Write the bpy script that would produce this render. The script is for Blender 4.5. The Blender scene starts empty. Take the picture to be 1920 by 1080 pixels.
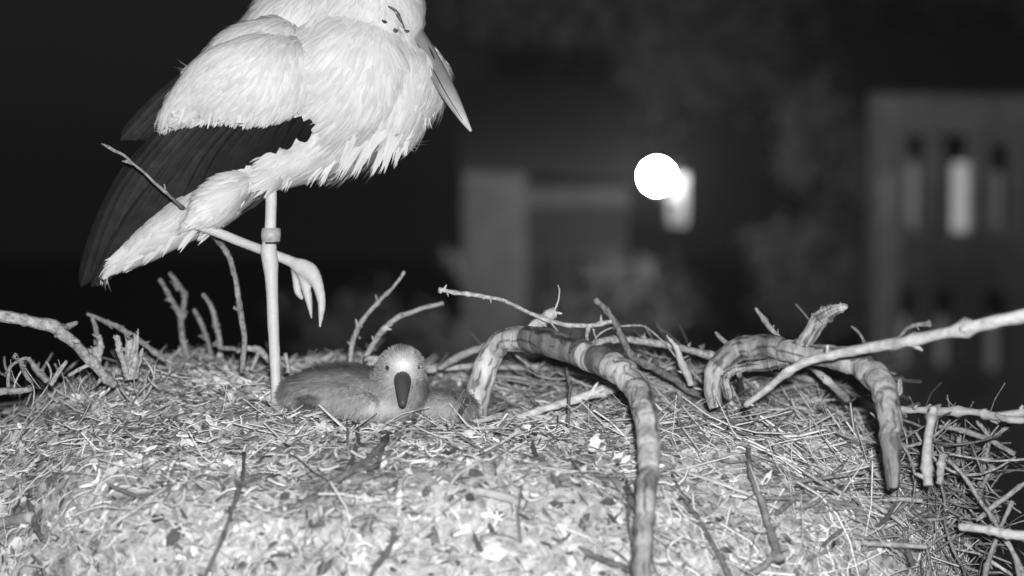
import bpy, math, random
from mathutils import Vector, Matrix, noise
random.seed(7)
S = bpy.context.scene
C = S.collection
# ------------------------------------------------------------------ camera
F = 3600.0                       # focal length in pixels of a 1920 px wide frame
CAM = Vector((0, 0, 8.28))
PITCH = math.atan(179 / F)
cd = bpy.data.cameras.new('camera')
cam = bpy.data.objects.new('camera', cd); C.objects.link(cam)
cam.location = CAM
cam.rotation_euler = (math.pi / 2 - PITCH, 0, 0)
cd.sensor_width = 36; cd.lens = 36 * F / 1920
cd.clip_start = 0.05; cd.clip_end = 500
cd.dof.use_dof = True; cd.dof.focus_distance = 2.33
cd.dof.aperture_fstop = cd.lens / 27.5
S.camera = cam
# ------------------------------------------------------------------ world (night sky) and lights
w = bpy.data.worlds.new('World'); S.world = w; w.use_nodes = True
nt = w.node_tree; bg = nt.nodes['Background']
sky = nt.nodes.new('ShaderNodeTexSky'); sky.sky_type = 'NISHITA'; sky.sun_disc = False
sky.sun_elevation = math.radians(1); sky.sun_rotation = math.radians(180)
bw = nt.nodes.new('ShaderNodeRGBToBW')
dim = nt.nodes.new('ShaderNodeMath'); dim.operation = 'MULTIPLY_ADD'      # faint dusk gradient over an even night-sky glow
dim.inputs[1].default_value = 0.06; dim.inputs[2].default_value = 0.06
nt.links.new(sky.outputs[0], bw.inputs[0]); nt.links.new(bw.outputs[0], dim.inputs[0]); nt.links.new(dim.outputs[0], bg.inputs[0])
bg.inputs[1].default_value = 0.06
ld = bpy.data.lights.new('infrared_lamp', 'SPOT')          # the night-vision lamp of the nest camera
ld.energy = 312; ld.spot_size = math.radians(75); ld.spot_blend = 0.6; ld.shadow_soft_size = 0.035
lo = bpy.data.objects.new('infrared_lamp', ld); C.objects.link(lo)
lo.location = (0.04, -0.14, 8.38)
lo.rotation_euler = (Vector((0, 2.5, 8.12)) - lo.location).to_track_quat('-Z', 'Y').to_euler()
S.view_settings.view_transform = 'Standard'; S.view_settings.look = 'None'
S.view_settings.exposure = 0; S.view_settings.gamma = 1
S.render.engine = 'CYCLES'
S.cycles.use_denoising = True
S.cycles.max_bounces = 5; S.cycles.diffuse_bounces = 3; S.cycles.sample_clamp_indirect = 4
# ------------------------------------------------------------------ projection helpers
FWD = Vector((0, math.cos(PITCH), -math.sin(PITCH)))
UP = Vector((0, math.sin(PITCH), math.cos(PITCH)))
RT = Vector((1, 0, 0))
def P(x, y, d):
    return CAM + RT * ((x - 960) / F * d) + UP * ((540 - y) / F * d) + FWD * d
def pix(p):
    v = p - CAM; d = v.dot(FWD)
    return 960 + v.dot(RT) / d * F, 540 - v.dot(UP) / d * F, d
def lerp(a, b, t): return a + (b - a) * t
def smooth(a, b, x):
    t = min(1, max(0, (x - a) / (b - a))); return t * t * (3 - 2 * t)
rnd = random.random
def ru(a, b): return a + (b - a) * random.random()
# ------------------------------------------------------------------ materials
def mat(name, v=0.5, rough=0.8, scale=None, lo=0.7, hi=1.2, attr=True, bump=0, stretch=(1, 1, 1), detail=6, spec=0.3, contrast=None):
    m = bpy.data.materials.new(name); m.use_nodes = True
    n = m.node_tree; b = n.nodes['Principled BSDF']
    b.inputs['Roughness'].default_value = rough
    b.inputs['Specular IOR Level'].default_value = spec
    val = n.nodes.new('ShaderNodeValue'); val.outputs[0].default_value = v
    out = val.outputs[0]
    def mul(a, c):
        k = n.nodes.new('ShaderNodeMath'); k.operation = 'MULTIPLY'
        n.links.new(a, k.inputs[0]); n.links.new(c, k.inputs[1]); return k.outputs[0]
    if attr:
        at = n.nodes.new('ShaderNodeAttribute'); at.attribute_name = 'shade'
        out = mul(out, at.outputs['Fac'])
    if scale:
        tc = n.nodes.new('ShaderNodeTexCoord'); mp = n.nodes.new('ShaderNodeMapping')
        mp.inputs['Scale'].default_value = stretch
        n.links.new(tc.outputs['Object'], mp.inputs[0])
        t = n.nodes.new('ShaderNodeTexNoise'); t.inputs['Scale'].default_value = scale
        t.inputs['Detail'].default_value = detail; t.inputs['Roughness'].default_value = 0.62
        n.links.new(mp.outputs[0], t.inputs['Vector'])
        r = n.nodes.new('ShaderNodeMapRange')
        c0, c1 = contrast or (0.3, 0.7)
        r.inputs[1].default_value = c0; r.inputs[2].default_value = c1
        r.inputs[3].default_value = lo; r.inputs[4].default_value = hi
        n.links.new(t.outputs['Fac'], r.inputs[0])
        out = mul(out, r.outputs[0])
        if bump:
            bp = n.nodes.new('ShaderNodeBump'); bp.inputs['Strength'].default_value = bump
            bp.inputs['Distance'].default_value = 0.004
            n.links.new(t.outputs['Fac'], bp.inputs['Height']); n.links.new(bp.outputs[0], b.inputs['Normal'])
    n.links.new(out, b.inputs['Base Color'])
    return m
M = {}
M['plumage'] = mat('white_plumage', 0.72, 0.85, 22, 0.82, 1.08, spec=0.15)
M['skin'] = mat('leg_skin', 0.64, 0.5, 110, 0.88, 1.1, bump=0.25, stretch=(1, 1, 1.2))
M['flight'] = mat('black_flight_feathers', 0.014, 0.75, 60, 0.6, 1.4, spec=0.25)
M['bill'] = mat('stork_bill', 0.40, 0.45, 60, 0.75, 1.15, bump=0.2, stretch=(1, 1, .4))
M['dark'] = mat('dark_skin', 0.03, 0.6, attr=False)
M['ring'] = mat('ring_plastic', 0.5, 0.4, 200, 0.7, 1.1, attr=False)
M['down'] = mat('grey_down', 0.40, 0.95, 30, 0.75, 1.15, spec=0.1)
M['chickbill'] = mat('chick_bill', 0.07, 0.4, 60, 0.8, 1.3)
M['straw'] = mat('dry_straw', 0.78, 0.7, 120, 0.75, 1.15)
M['litter'] = mat('leaf_litter', 0.66, 0.8, 150, 0.65, 1.2)
M['nest'] = mat('nest_matter', 0.40, 0.95, 70, 0.3, 1.9, attr=False, bump=1.0)
M['wood'] = mat('pale_wood', 0.60, 0.55, 110, 0.6, 1.2, bump=0.5, stretch=(.4, 1, 1))
M['stripped'] = mat('stripped_branch', 0.70, 0.5, 60, 0.55, 1.1, bump=1.0, stretch=(1, 1, .3), contrast=(0.38, 0.6))
M['twig'] = mat('twig_bark', 0.54, 0.6, 170, 0.4, 1.3, bump=1.0)
M['dtwig'] = mat('dark_twig_bark', 0.22, 0.7, 90, 0.5, 1.5, bump=0.5)
M['gtwig'] = mat('grey_twig_bark', 0.29, 0.7, 150, 0.4, 1.5, bump=1.0)
# ------------------------------------------------------------------ mesh helpers
class MB:
    def __init__(s): s.v = []; s.f = []; s.a = []
    def add(s, vs, fs, sh=1.0):
        o = len(s.v); s.v.extend(vs); s.f.extend([tuple(i + o for i in f) for f in fs])
        s.a.extend(sh if isinstance(sh, list) else [sh] * len(vs))
    def build(s, name, m, parent=None, origin=None, smooth_=True):
        if parent is not None: org = Vector(parent['_org'])
        else: org = Vector(origin) if origin is not None else min(s.v, key=lambda q: q[2]).copy()
        me = bpy.data.meshes.new(name)
        me.from_pydata([v - org for v in s.v], [], s.f)
        at = me.attributes.new('shade', 'FLOAT', 'POINT'); at.data.foreach_set('value', s.a)
        me.materials.append(m)
        if smooth_: me.polygons.foreach_set('use_smooth', [True] * len(me.polygons))
        me.update()
        o = bpy.data.objects.new(name, me); C.objects.link(o)
        if parent is None: o.location = org
        else: o.parent = parent
        o['_org'] = tuple(org)
        return o
def tag(o, label=None, cat=None, group=None, kind=None):
    if label: o['label'] = label
    if cat: o['category'] = cat
    if group: o['group'] = group
    if kind: o['kind'] = kind
    return o
def empty(name, loc):
    o = bpy.data.objects.new(name, None); C.objects.link(o); o.location = loc; o['_org'] = tuple(loc); return o
def catmull(pts, n):
    out = []
    L = len(pts)
    for i in range(L - 1):
        p0 = pts[max(0, i - 1)]; p1 = pts[i]; p2 = pts[i + 1]; p3 = pts[min(L - 1, i + 2)]
        for k in range(n):
            t = k / n
            out.append(tuple(0.5 * ((2 * b) + (c - a) * t + (2 * a - 5 * b + 4 * c - d) * t * t + (3 * b - a - 3 * c + d) * t ** 3)
                             for a, b, c, d in zip(p0, p1, p2, p3)))
    out.append(tuple(pts[-1])); return out
def tube(mb, ps, rs, sides=7, rough=0.0, sh=1.0, seed=0, depth=None, cap=True, jag=0.0):
    """ps points, rs radii; depth = optional list of second radii (along the view direction)"""
    n = len(ps); vs = []; shs = []; arc = 0
    ref = None
    for i in range(n):
        if i: arc += (ps[i] - ps[i - 1]).length
        t = (ps[min(n - 1, i + 1)] - ps[max(0, i - 1)])
        if t.length < 1e-9: t = Vector((0, 0, 1))
        t.normalize()
        a = FWD.cross(t)
        if a.length < 0.15: a = UP.cross(t)
        a.normalize()
        if ref is not None and a.dot(ref) < 0: a = -a
        ref = a
        b = t.cross(a)
        for k in range(sides):
            ang = 2 * math.pi * k / sides
            r1 = rs[i]; r2 = depth[i] if depth else rs[i]
            d = a * (math.cos(ang) * r1) + b * (math.sin(ang) * r2)
            if rough:
                q = ps[i] + d
                fct = 1 + rough * noise.noise(q * 40 + Vector((seed, seed, 0))) + rough * 0.5 * noise.noise(q * 130)
                d = d * fct
            if jag and i == n - 1: d = d + t * ru(-jag, jag) * rs[i]
            vs.append(ps[i] + d)
            h_ = sh[i] if isinstance(sh, list) else sh
            if sides >= 20 and rough:       # mottled bark and long cracks
                q = vs[-1]
                u = noise.noise(Vector((math.cos(ang) * 2.4 + seed, math.sin(ang) * 2.4, arc * 11))) + .5 * noise.noise(Vector((math.cos(ang) * 7, math.sin(ang) * 7, arc * 60)))
                h_ *= 1 - .7 * smooth(.2, .36, u) + .12 * noise.noise(q * 60)
            shs.append(h_)
    fs = []
    for i in range(n - 1):
        for k in range(sides):
            k2 = (k + 1) % sides
            fs.append((i * sides + k, i * sides + k2, (i + 1) * sides + k2, (i + 1) * sides + k))
    if cap:
        fs.append(tuple(range(sides - 1, -1, -1))); fs.append(tuple((n - 1) * sides + k for k in range(sides)))
    mb.add(vs, fs, shs)
def loft(mb, pts, n=6, sides=20, D0=2.46):
    """pts: (x, y, dz, r_px, r_depth_m): closed body volume with rounded ends"""
    q = catmull(pts, n)
    ps = [P(a[0], a[1], D0 + a[2]) for a in q]; r = [max(.0008, a[3] * D0 / F) for a in q]; rd = [max(.0008, a[4]) for a in q]
    t0 = (ps[0] - ps[1]).normalized(); t1 = (ps[-1] - ps[-2]).normalized()
    A = [(ps[0] + t0 * r[0] * s, r[0] * math.sqrt(max(0.02, 1 - s * s)), rd[0] * math.sqrt(max(0.02, 1 - s * s))) for s in (0.97, 0.8, 0.5)]
    B = [(ps[-1] + t1 * r[-1] * s, r[-1] * math.sqrt(max(0.02, 1 - s * s)), rd[-1] * math.sqrt(max(0.02, 1 - s * s))) for s in (0.5, 0.8, 0.97)]
    ps = [a[0] for a in A] + ps + [a[0] for a in B]
    r = [a[1] for a in A] + r + [a[1] for a in B]
    rd = [a[2] for a in A] + rd + [a[2] for a in B]
    tube(mb, ps, r, sides, depth=rd)
def remeshed(mb, voxel, it=6, fac=0.6):
    me = bpy.data.meshes.new('t'); me.from_pydata(mb.v, [], mb.f); me.update()
    o = bpy.data.objects.new('t', me); C.objects.link(o)
    m = o.modifiers.new('r', 'REMESH'); m.mode = 'VOXEL'; m.voxel_size = voxel
    s = o.modifiers.new('s', 'SMOOTH'); s.iterations = it; s.factor = fac
    dg = bpy.context.evaluated_depsgraph_get()
    ev = bpy.data.meshes.new_from_object(o.evaluated_get(dg))
    bpy.data.objects.remove(o)
    out = MB()
    out.v = [v.co.copy() for v in ev.vertices]; out.f = [tuple(p.vertices) for p in ev.polygons]
    out.a = [1.0] * len(out.v)
    info = [(p.center.copy(), p.normal.copy()) for p in ev.polygons]
    bpy.data.meshes.remove(ev)
    return out, info
def blade(mb, p, n, f, L, W, lift=0.0, curl=0.0, sh=1.0, segs=4, tw=0.0, pointy=1.0):
    """one feather: strip that leaves p along f (tangent) lifting along n and bending back"""
    f = (f - n * f.dot(n))
    if f.length < 1e-5: return
    f.normalize(); s = f.cross(n).normalized()
    vs = []; fs = []; shs = []
    for i in range(segs + 1):
        t = i / segs
        c = p + f * (L * t) + n * (0.0008 + lift * L * t - curl * L * t * t) + s * (tw * L * t * t)
        wd = W * 0.5 * (0.55 + 0.9 * t - 1.45 * t ** (2.2 * pointy)) if t < 1 else 0
        if i == segs: vs.append(c); shs.append(sh)
        else:
            vs += [c - s * wd, c + n * wd * 0.35, c + s * wd]; shs += [sh * .96, sh, sh * .96]
    for i in range(segs - 1):
        a = i * 3; fs += [(a, a + 1, a + 4, a + 3), (a + 1, a + 2, a + 5, a + 4)]
    a = (segs - 1) * 3; fs += [(a, a + 1, a + 3), (a + 1, a + 2, a + 3)]
    mb.add(vs, fs, shs)
# ------------------------------------------------------------------ SETTING: ground
g = MB(); gs = 120
g.add([Vector((-gs, -20, 0)), Vector((gs, -20, 0)), Vector((gs, 2 * gs, 0)), Vector((-gs, 2 * gs, 0))], [(0, 1, 2, 3)])
tag(g.build('ground', mat('dark_lawn', 0.05, 0.95, 2, 0.6, 1.4), origin=(0, 0, 0)), kind='structure')
# ------------------------------------------------------------------ NEST
NC = Vector((-0.100, 2.66, 7.72)); RX, RY, RZ = 0.685, 0.68, 0.285
def nest_pt(a, th):
    sa = math.sin(a); ca = math.cos(a)
    rr = sa ** 0.50 if sa > 0 else 0
    zz = (abs(ca) ** 0.60) * (1 if ca > 0 else -1)
    c_, s_ = math.cos(th), math.sin(th)
    x = NC.x + RX * rr * math.copysign(abs(c_) ** .78, c_); y = NC.y + RY * rr * math.copysign(abs(s_) ** .9, s_)
    z = NC.z + RZ * zz
    q = Vector((x, y, z))
    top = smooth(0.1, 0.6, ca)
    z += 0.022 * noise.noise(q * 5.0) + 0.012 * noise.noise(q * 14) + 0.006 * noise.noise(q * 40)
    z -= 0.030 * math.exp(-((x + 0.10) ** 2 / 0.05 + (y - 2.52) ** 2 / 0.04)) * top      # the cup
    z += 0.034 * math.exp(-((x + 0.56) ** 2 / 0.07 + (y - 2.72) ** 2 / 0.09)) * smooth(-.3, .5, ca)      # higher left rim
    k = 1 + 0.03 * noise.noise(q * 8 + Vector((9, 0, 0))) + 0.02 * noise.noise(q * 25)
    return Vector((NC.x + (x - NC.x) * k, NC.y + (y - NC.y) * k, z))
NA, NT = 90, 260
nm = MB(); vs = []; fs = []
for i in range(NA + 1):
    a = 0.02 + (math.radians(140) - 0.02) * i / NA
    for j in range(NT): vs.append(nest_pt(a, 2 * math.pi * j / NT))
for i in range(NA):
    for j in range(NT):
        j2 = (j + 1) % NT
        fs.append((i * NT + j, (i + 1) * NT + j, (i + 1) * NT + j2, i * NT + j2))
fs.append(tuple(range(NT))); fs.append(tuple((NA * NT + j) for j in range(NT - 1, -1, -1)))
nm.add(vs, fs)
nest = nm.build('stork_nest', M['nest'], origin=(NC.x, NC.y, NC.z - 0.2))
tag(nest, 'huge round stork nest of straw, sticks and dry leaves filling the foreground', 'nest')
from mathutils.bvhtree import BVHTree
bvh = BVHTree.FromPolygons([tuple(v) for v in nm.v], nm.f)
def hit(x, y, default=2.5):
    d = (P(x, y, 1) - CAM).normalized()
    h = bvh.ray_cast(CAM, d)
    return (h[0] - CAM).dot(FWD) if h[0] is not None else default
# sampling of the nest's surface (area weighted, nothing on the unseen underside)
samp = []; cum = []; tot = 0
for f in nm.f[:-2]:
    a, b, c, d = (nm.v[i] for i in f)
    ar = ((c - a).cross(d - b)).length * 0.5
    n = ((b - a).cross(d - a)).normalized()
    if n.dot((a - NC)) < 0: n = -n
    if a.y > 2.9 and a.z < 7.86: continue
    if a.z < 7.58: continue
    tot += ar; samp.append((a, b, c, d, n)); cum.append(tot)
import bisect
def nest_sample():
    s = samp[min(len(samp) - 1, bisect.bisect(cum, rnd() * tot))]
    u, v = rnd(), rnd()
    p = s[0].lerp(s[1], u).lerp(s[3].lerp(s[2], u), v)
    return p, s[4]
def rand_tangent(n, bias=0.0):
    t = Vector((random.gauss(0, 1) + bias * (1 if rnd() < .5 else -1), random.gauss(0, 1), random.gauss(0, 1)))
    t = t - n * t.dot(n); return t.normalized()
def strand(mb, p, t, n, L, r, sh, bend=0.3, sides=3, segs=4):
    s = t.cross(n); k = ru(-bend, bend); k2 = ru(-bend, bend) * 0.5
    ps = []; rs = []
    for i in range(segs + 1):
        u = i / segs - 0.5
        ps.append(p + t * (L * u) + s * (k * L * (u * u)) + n * (k2 * L * u * u))
        rs.append(r * (1 - 0.5 * abs(u)) )
    tube(mb, ps, rs, sides, sh=sh, cap=False)
st = MB()
for i in range(21000):
    p, n = nest_sample()
    right = smooth(0.0, 0.35, p.x)
    t = rand_tangent(n, 1.6 if n.z > .7 else 0.9)
    tilt = random.gauss(0, 0.18) if rnd() < 0.85 else ru(0.2, 0.8)
    t = (t + n * tilt).normalized()
    L = ru(0.008, 0.030) if rnd() < lerp(.86, .6, right) else ru(0.04, 0.11)
    L *= lerp(1, 1.35, right)
    r = ru(0.0004, 0.0012) if rnd() < .88 else ru(.0015, .0028)
    sh = random.choice((0.25, 0.55, 0.8, 0.95, 1.1, 1.2)) * ru(0.85, 1.15) * (1 + .5 * noise.noise(p * 13))
    strand(st, p + n * ru(-0.002, 0.012), t, n, L, r, sh, 1.8)
so = st.build('straw', M['straw'], nest); tag(so, kind='stuff')
lf = MB()
for i in range(30000):
    p, n = nest_sample()
    if p.x > 0.25 and rnd() < 0.45: continue
    t = rand_tangent(n); n2 = (n + Vector((random.gauss(0, .5), random.gauss(0, .5), random.gauss(0, .5)))).normalized()
    t = (t - n2 * t.dot(n2)).normalized(); s = t.cross(n2)
    L = ru(0.003, 0.009) * (1.8 if rnd() < 0.10 else 1); W = L * ru(0.15, 0.6); c = ru(-0.6, 0.6) * W
    q = p + n * ru(0, 0.012)
    sh = random.choice((0.18, 0.5, 0.75, 0.95, 1.1, 1.25)) * ru(0.85, 1.1) * (1 + .35 * noise.noise(p * 13))
    lf.add([q - t * L, q - t * L * .3 - s * W + n2 * c, q + t * L * .45 - s * W * .8 + n2 * c, q + t * L, q + t * L * .4 + s * W * .9 + n2 * c, q - t * L * .4 + s * W * .8 + n2 * c, q],
           [(0, 1, 6), (1, 2, 6), (2, 3, 6), (3, 4, 6), (4, 5, 6), (5, 0, 6)], sh)
lo_ = lf.build('leaf_litter', M['litter'], nest); tag(lo_, kind='stuff')
# stick layer along the far rim and ragged stick ends round the edge
sk = MB()
for i in range(420):
    th = ru(0.02, math.pi * 0.98) if rnd() < 0.7 else ru(-0.9, 0.1)
    a = math.radians(ru(48, 88)); p = nest_pt(a, th)
    n = (p - NC); n.z *= 2; n.normalize()
    tg = Vector((-math.sin(th), math.cos(th), 0)) + Vector((random.gauss(0, .45), random.gauss(0, .45), random.gauss(0, .16)))
    tg.normalize()
    strand(sk, p + Vector((0, 0, ru(0, 0.022 + .035 * smooth(-.1, .15, p.x) * smooth(2.6, 2.8, p.y)))), tg, n, ru(0.08, 0.26), ru(0.0012, 0.0042), ru(0.55, 1.25), 0.2, 5, 5)
for i in range(150):      # loose ends hanging out of the flanks
    side = 1 if rnd() < 0.62 else -1
    th = ru(-0.75, 0.75); th = th if side > 0 else math.pi - th
    p = nest_pt(math.radians(ru(70, 100)), th)
    rad = Vector((math.cos(th), math.sin(th), 0))
    tg = (rad * ru(0.4, 1) + Vector((random.gauss(0, .4), random.gauss(0, .4), random.gauss(0.0, .7)))).normalized()
    strand(sk, p + rad * 0.012, tg, Vector((0, 0, 1)), ru(0.05, 0.15), ru(0.001, 0.0026), ru(0.4, 0.8), 0.7, 5, 6)
def wild(x0, x1, y0, y1, d0, d1, n, dirf, L0, L1, r0, r1, s0, s1, bend=.5):
    for _ in range(n):
        x, y, d = ru(x0, x1), ru(y0, y1), ru(d0, d1)
        dx, dy = dirf(x, y); t = (RT * dx - UP * dy + FWD * random.gauss(0, .35)).normalized()
        strand(sk, P(x, y, d), t, FWD.cross(t).normalized(), ru(L0, L1), ru(r0, r1), ru(s0, s1), bend, 5, 7)
wild(960, 1350, 690, 730, 2.6, 2.95, 130, lambda x, y: (1, random.gauss(.12, .3)), .06, .20, .0006, .0022, .5, 1.3, 1.0)
wild(960, 1350, 660, 715, 2.65, 2.85, 26, lambda x, y: (1, random.gauss(.3, .5)), .06, .16, .0005, .0012, .5, 1.3, .9)
wild(1380, 1640, 690, 740, 2.6, 2.9, 70, lambda x, y: (1, random.gauss(-.05, .35)), .06, .18, .0006, .002, .4, 1.0)
wild(1700, 1800, 790, 1080, 2.25, 2.6, 150, lambda x, y: (random.gauss(.3, .8), random.gauss(.3, .8)), .05, .14, .0006, .0022, .3, .9, 2.4)
wild(1790, 1860, 800, 1080, 2.3, 2.55, 60, lambda x, y: (random.gauss(.5, .6), random.gauss(.2, .8)), .05, .13, .0006, .0020, .3, .8, 2.6)
wild(10, 330, 690, 740, 2.35, 2.7, 60, lambda x, y: (random.gauss(0, .7), -1 + random.gauss(0, .4)), .02, .055, .0006, .0020, .6, 1.3, 1.4)
tag(sk.build('stick_tangle', M['twig'], nest), kind='stuff')
# ------------------------------------------------------------------ TWIGS AND BRANCHES
def twig(name, label, cat, pts, m='twig', side=(), sides=8, rough=0.22, group=None, nubs=4, sh=None, jag=0.0, n=6, extra=None):
    """pts: (x, y, depth or None = lying on the nest, radius px)"""
    mb = MB()
    def run(pts, jag, nub):
        q = []
        for a in pts:
            d = a[2]
            if d is None or d < 0: d = hit(a[0], a[1]) - (0.020 if d is None else -d + .014)
            q.append((a[0], a[1], d, a[3]))
        q = catmull(q, n)
        ps = []
        for k, a in enumerate(q):
            ps.append(P(a[0], a[1], a[2]))
        mr = sum(a[3] for a in q) / len(q); wob = mr / F * 2.4 * (1 if mr < 7 else .35)
        for k in range(1, len(ps) - 1):
            v = noise.noise_vector(ps[k] * 55)
            ps[k] = ps[k] + v * wob * 0.5
        rs = [max(0.0005, a[3] * a[2] / F) * (ru(0.93, 1.08) if mr < 7 else 1) for k_, a in enumerate(q)]
        if sh: shs = [sh(k / (len(q) - 1), q[k]) for k in range(len(q)) for _ in (0,)]
        else: shs = [ru(0.9, 1.1)] * len(q)
        if mr < 14:
            for _ in range(max(1, len(ps) // 6)):      # swollen nodes and scars
                k = random.randrange(len(ps)); rs[k] *= ru(1.15, 1.4); shs[k] *= ru(.6, 1.25)
        tube(mb, ps, rs, sides, rough, shs, seed=len(mb.v) * .01, jag=jag)
        for _ in range(nub):            # buds and broken shoot stubs
            k = random.randrange(1, max(2, len(ps) - 1)); t = (ps[min(k + 1, len(ps) - 1)] - ps[k - 1]).normalized()
            s = t.cross(Vector((rnd() - .5, rnd() - .5, rnd() - .5))).normalized()
            dv = (s + t * ru(0.2, 1)).normalized(); L = rs[k] * ru(1.8, 3.2)
            tube(mb, [ps[k], ps[k] + dv * L * .6, ps[k] + dv * L], [rs[k] * .5, rs[k] * .45, rs[k] * .22], 5, sh=shs[k])
    run(pts, jag, nubs)
    for s in side: run(s, 0, 1)
    o = mb.build(name, M[m]); tag(o, label, cat, group)
    return o
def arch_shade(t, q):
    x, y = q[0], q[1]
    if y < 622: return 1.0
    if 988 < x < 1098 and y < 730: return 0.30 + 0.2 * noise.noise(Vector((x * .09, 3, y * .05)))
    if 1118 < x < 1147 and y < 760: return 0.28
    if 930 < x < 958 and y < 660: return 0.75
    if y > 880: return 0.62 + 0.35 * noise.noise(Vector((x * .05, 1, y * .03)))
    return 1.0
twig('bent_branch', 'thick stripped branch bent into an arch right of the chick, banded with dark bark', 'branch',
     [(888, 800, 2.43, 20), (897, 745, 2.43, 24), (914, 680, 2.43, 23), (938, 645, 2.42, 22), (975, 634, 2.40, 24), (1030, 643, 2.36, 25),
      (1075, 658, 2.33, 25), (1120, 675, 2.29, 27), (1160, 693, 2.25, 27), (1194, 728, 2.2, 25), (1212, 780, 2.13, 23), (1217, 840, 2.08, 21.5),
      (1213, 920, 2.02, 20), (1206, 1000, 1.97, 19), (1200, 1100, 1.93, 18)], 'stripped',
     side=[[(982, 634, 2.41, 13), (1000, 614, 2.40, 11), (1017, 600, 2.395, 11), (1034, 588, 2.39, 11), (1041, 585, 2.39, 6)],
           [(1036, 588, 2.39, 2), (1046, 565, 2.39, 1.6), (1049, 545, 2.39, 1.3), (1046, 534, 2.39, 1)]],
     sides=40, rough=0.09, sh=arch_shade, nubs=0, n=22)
def arch2_shade(t, q):
    x, y = q[0], q[1]
    if x < 1475 and y < 690: return 0.30 + 0.35 * max(0, noise.noise(Vector((x * .06, 3, y * .06))) + .35)
    if y > 820: return 0.4
    return 0.72
twig('arched_branch', 'thick branch arching over the right rim, dark bark on its left end', 'branch',
     [(1342, 765, 2.36, 13), (1338, 725, 2.36, 17), (1352, 685, 2.36, 22), (1385, 655, 2.36, 24), (1440, 650, 2.34, 23), (1500, 662, 2.31, 20),
      (1560, 670, 2.28, 22), (1612, 684, 2.25, 25), (1648, 715, 2.21, 25), (1665, 765, 2.17, 23), (1670, 820, 2.14, 20), (1673, 870, 2.13, 16), (1675, 915, 2.13, 12)],
     'stripped', side=[[(1498, 662, 2.31, 16), (1518, 628, 2.30, 16), (1538, 598, 2.30, 16), (1562, 582, 2.29, 11), (1584, 577, 2.29, 8)],
                       [(1365, 745, 2.35, 8), (1362, 705, 2.35, 9), (1392, 690, 2.35, 9), (1440, 684, 2.34, 11), (1480, 676, 2.33, 10)],
                       [(1645, 705, 2.21, 6), (1683, 735, 2.2, 8), (1688, 714, 2.2, 3)]],
     sides=36, rough=0.16, sh=arch2_shade, nubs=0, n=20)
twig('long_branch', 'long pale branch slanting up to the right edge across the second arch', 'branch',
     [(1398, 760, 2.24, 6), (1440, 728, 2.22, 7), (1480, 694, 2.2, 8), (1530, 672, 2.18, 9), (1600, 657, 2.15, 10), (1700, 640, 2.1, 11), (1800, 618, 2.05, 12), (1880, 600, 2.02, 13), (1960, 584, 2.0, 14)], 'wood', nubs=4)
twig('hooked_twig', 'thin hooked twig rising behind the long pale branch at right', 'twig',
     [(1668, 660, 2.55, 4), (1688, 630, 2.55, 4), (1712, 611, 2.55, 4), (1746, 606, 2.55, 5)], 'gtwig', nubs=1)
twig('forked_twig', 'long thin budded twig reaching left over the bent branch and ending in mid air', 'twig',
     [(822, 542, 2.36, 4.5), (860, 550, 2.36, 4), (912, 556, 2.36, 4), (955, 568, 2.37, 4), (1000, 590, 2.38, 4.5), (1050, 606, 2.37, 4.5), (1100, 611, 2.36, 4.5), (1148, 602, 2.35, 4)],
     side=[[(1103, 612, 2.36, 4), (1101, 632, 2.35, 3), (1107, 650, 2.33, 3)], [(1030, 600, 2.37, 2), (1046, 622, 2.38, 1.6)],
           [(1112, 616, 2.36, 1.5), (1116, 630, 2.36, 1.2), (1120, 640, 2.36, 1)], [(830, 544, 2.36, 3), (824, 549, 2.36, 2.5)]], nubs=7)
twig('leaning_stick', 'straight grey stick leaning left out of the rim behind the bent branch', 'stick',
     [(1116, 560, 2.40, 4.5), (1148, 596, 2.42, 6), (1168, 636, 2.44, 6.5), (1188, 668, 2.46, 7), (1240, 698, 2.5, 7.5), (1312, 742, 2.55, 7)], 'gtwig', nubs=3)
twig('curved_stick', 'pale stick curving low from the bent branch towards the second arch, with a round bud', 'stick',
     [(1108, 650, 2.46, 5), (1128, 640, 2.46, 6), (1165, 636, 2.47, 6.5), (1215, 642, 2.48, 6.5), (1275, 652, 2.5, 7), (1352, 672, 2.52, 8)],
     side=[[(1205, 640, 2.48, 2), (1208, 632, 2.48, 5), (1210, 628, 2.48, 3)]], nubs=3)
twig('tendril', 'hair thin tendril looping over the curved stick', 'tendril',
     [(1108, 648, 2.42, 1.8), (1125, 626, 2.43, 1.7), (1150, 614, 2.44, 1.7), (1190, 610, 2.45, 1.7), (1210, 613, 2.46, 1.7), (1232, 630, 2.47, 1.7), (1262, 662, 2.48, 1.6), (1290, 700, 2.48, 1.5)], nubs=0, rough=0.1)
twig('upright_twig', 'bright crooked twig standing upright behind the chick, left of its neighbour', 'twig',
     [(656, 690, 2.60, 4), (659, 655, 2.60, 4.5), (668, 622, 2.60, 4.5), (688, 590, 2.60, 4.5), (712, 563, 2.60, 4), (738, 538, 2.60, 3.2), (758, 508, 2.60, 2.8)],
     side=[[(670, 618, 2.6, 3), (669, 606, 2.6, 2.4), (667, 600, 2.6, 2)], [(672, 632, 2.6, 2), (676, 634, 2.6, 1.5)]], nubs=6)
twig('slanting_twig', 'bright knotty twig slanting right above the head of the chick', 'twig',
     [(675, 682, 2.56, 4), (692, 658, 2.56, 5), (712, 626, 2.56, 5.5), (742, 597, 2.56, 5), (768, 586, 2.56, 4.5), (800, 577, 2.56, 4), (832, 568, 2.56, 4)], nubs=6)
twig('stub', 'short pale forked stub just left of the chick head', 'stick',
     [(684, 688, 2.5, 4), (698, 680, 2.5, 5), (712, 670, 2.5, 5)], side=[[(684, 673, 2.5, 5), (700, 671, 2.5, 5), (712, 672, 2.5, 5)]], nubs=0)
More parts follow.
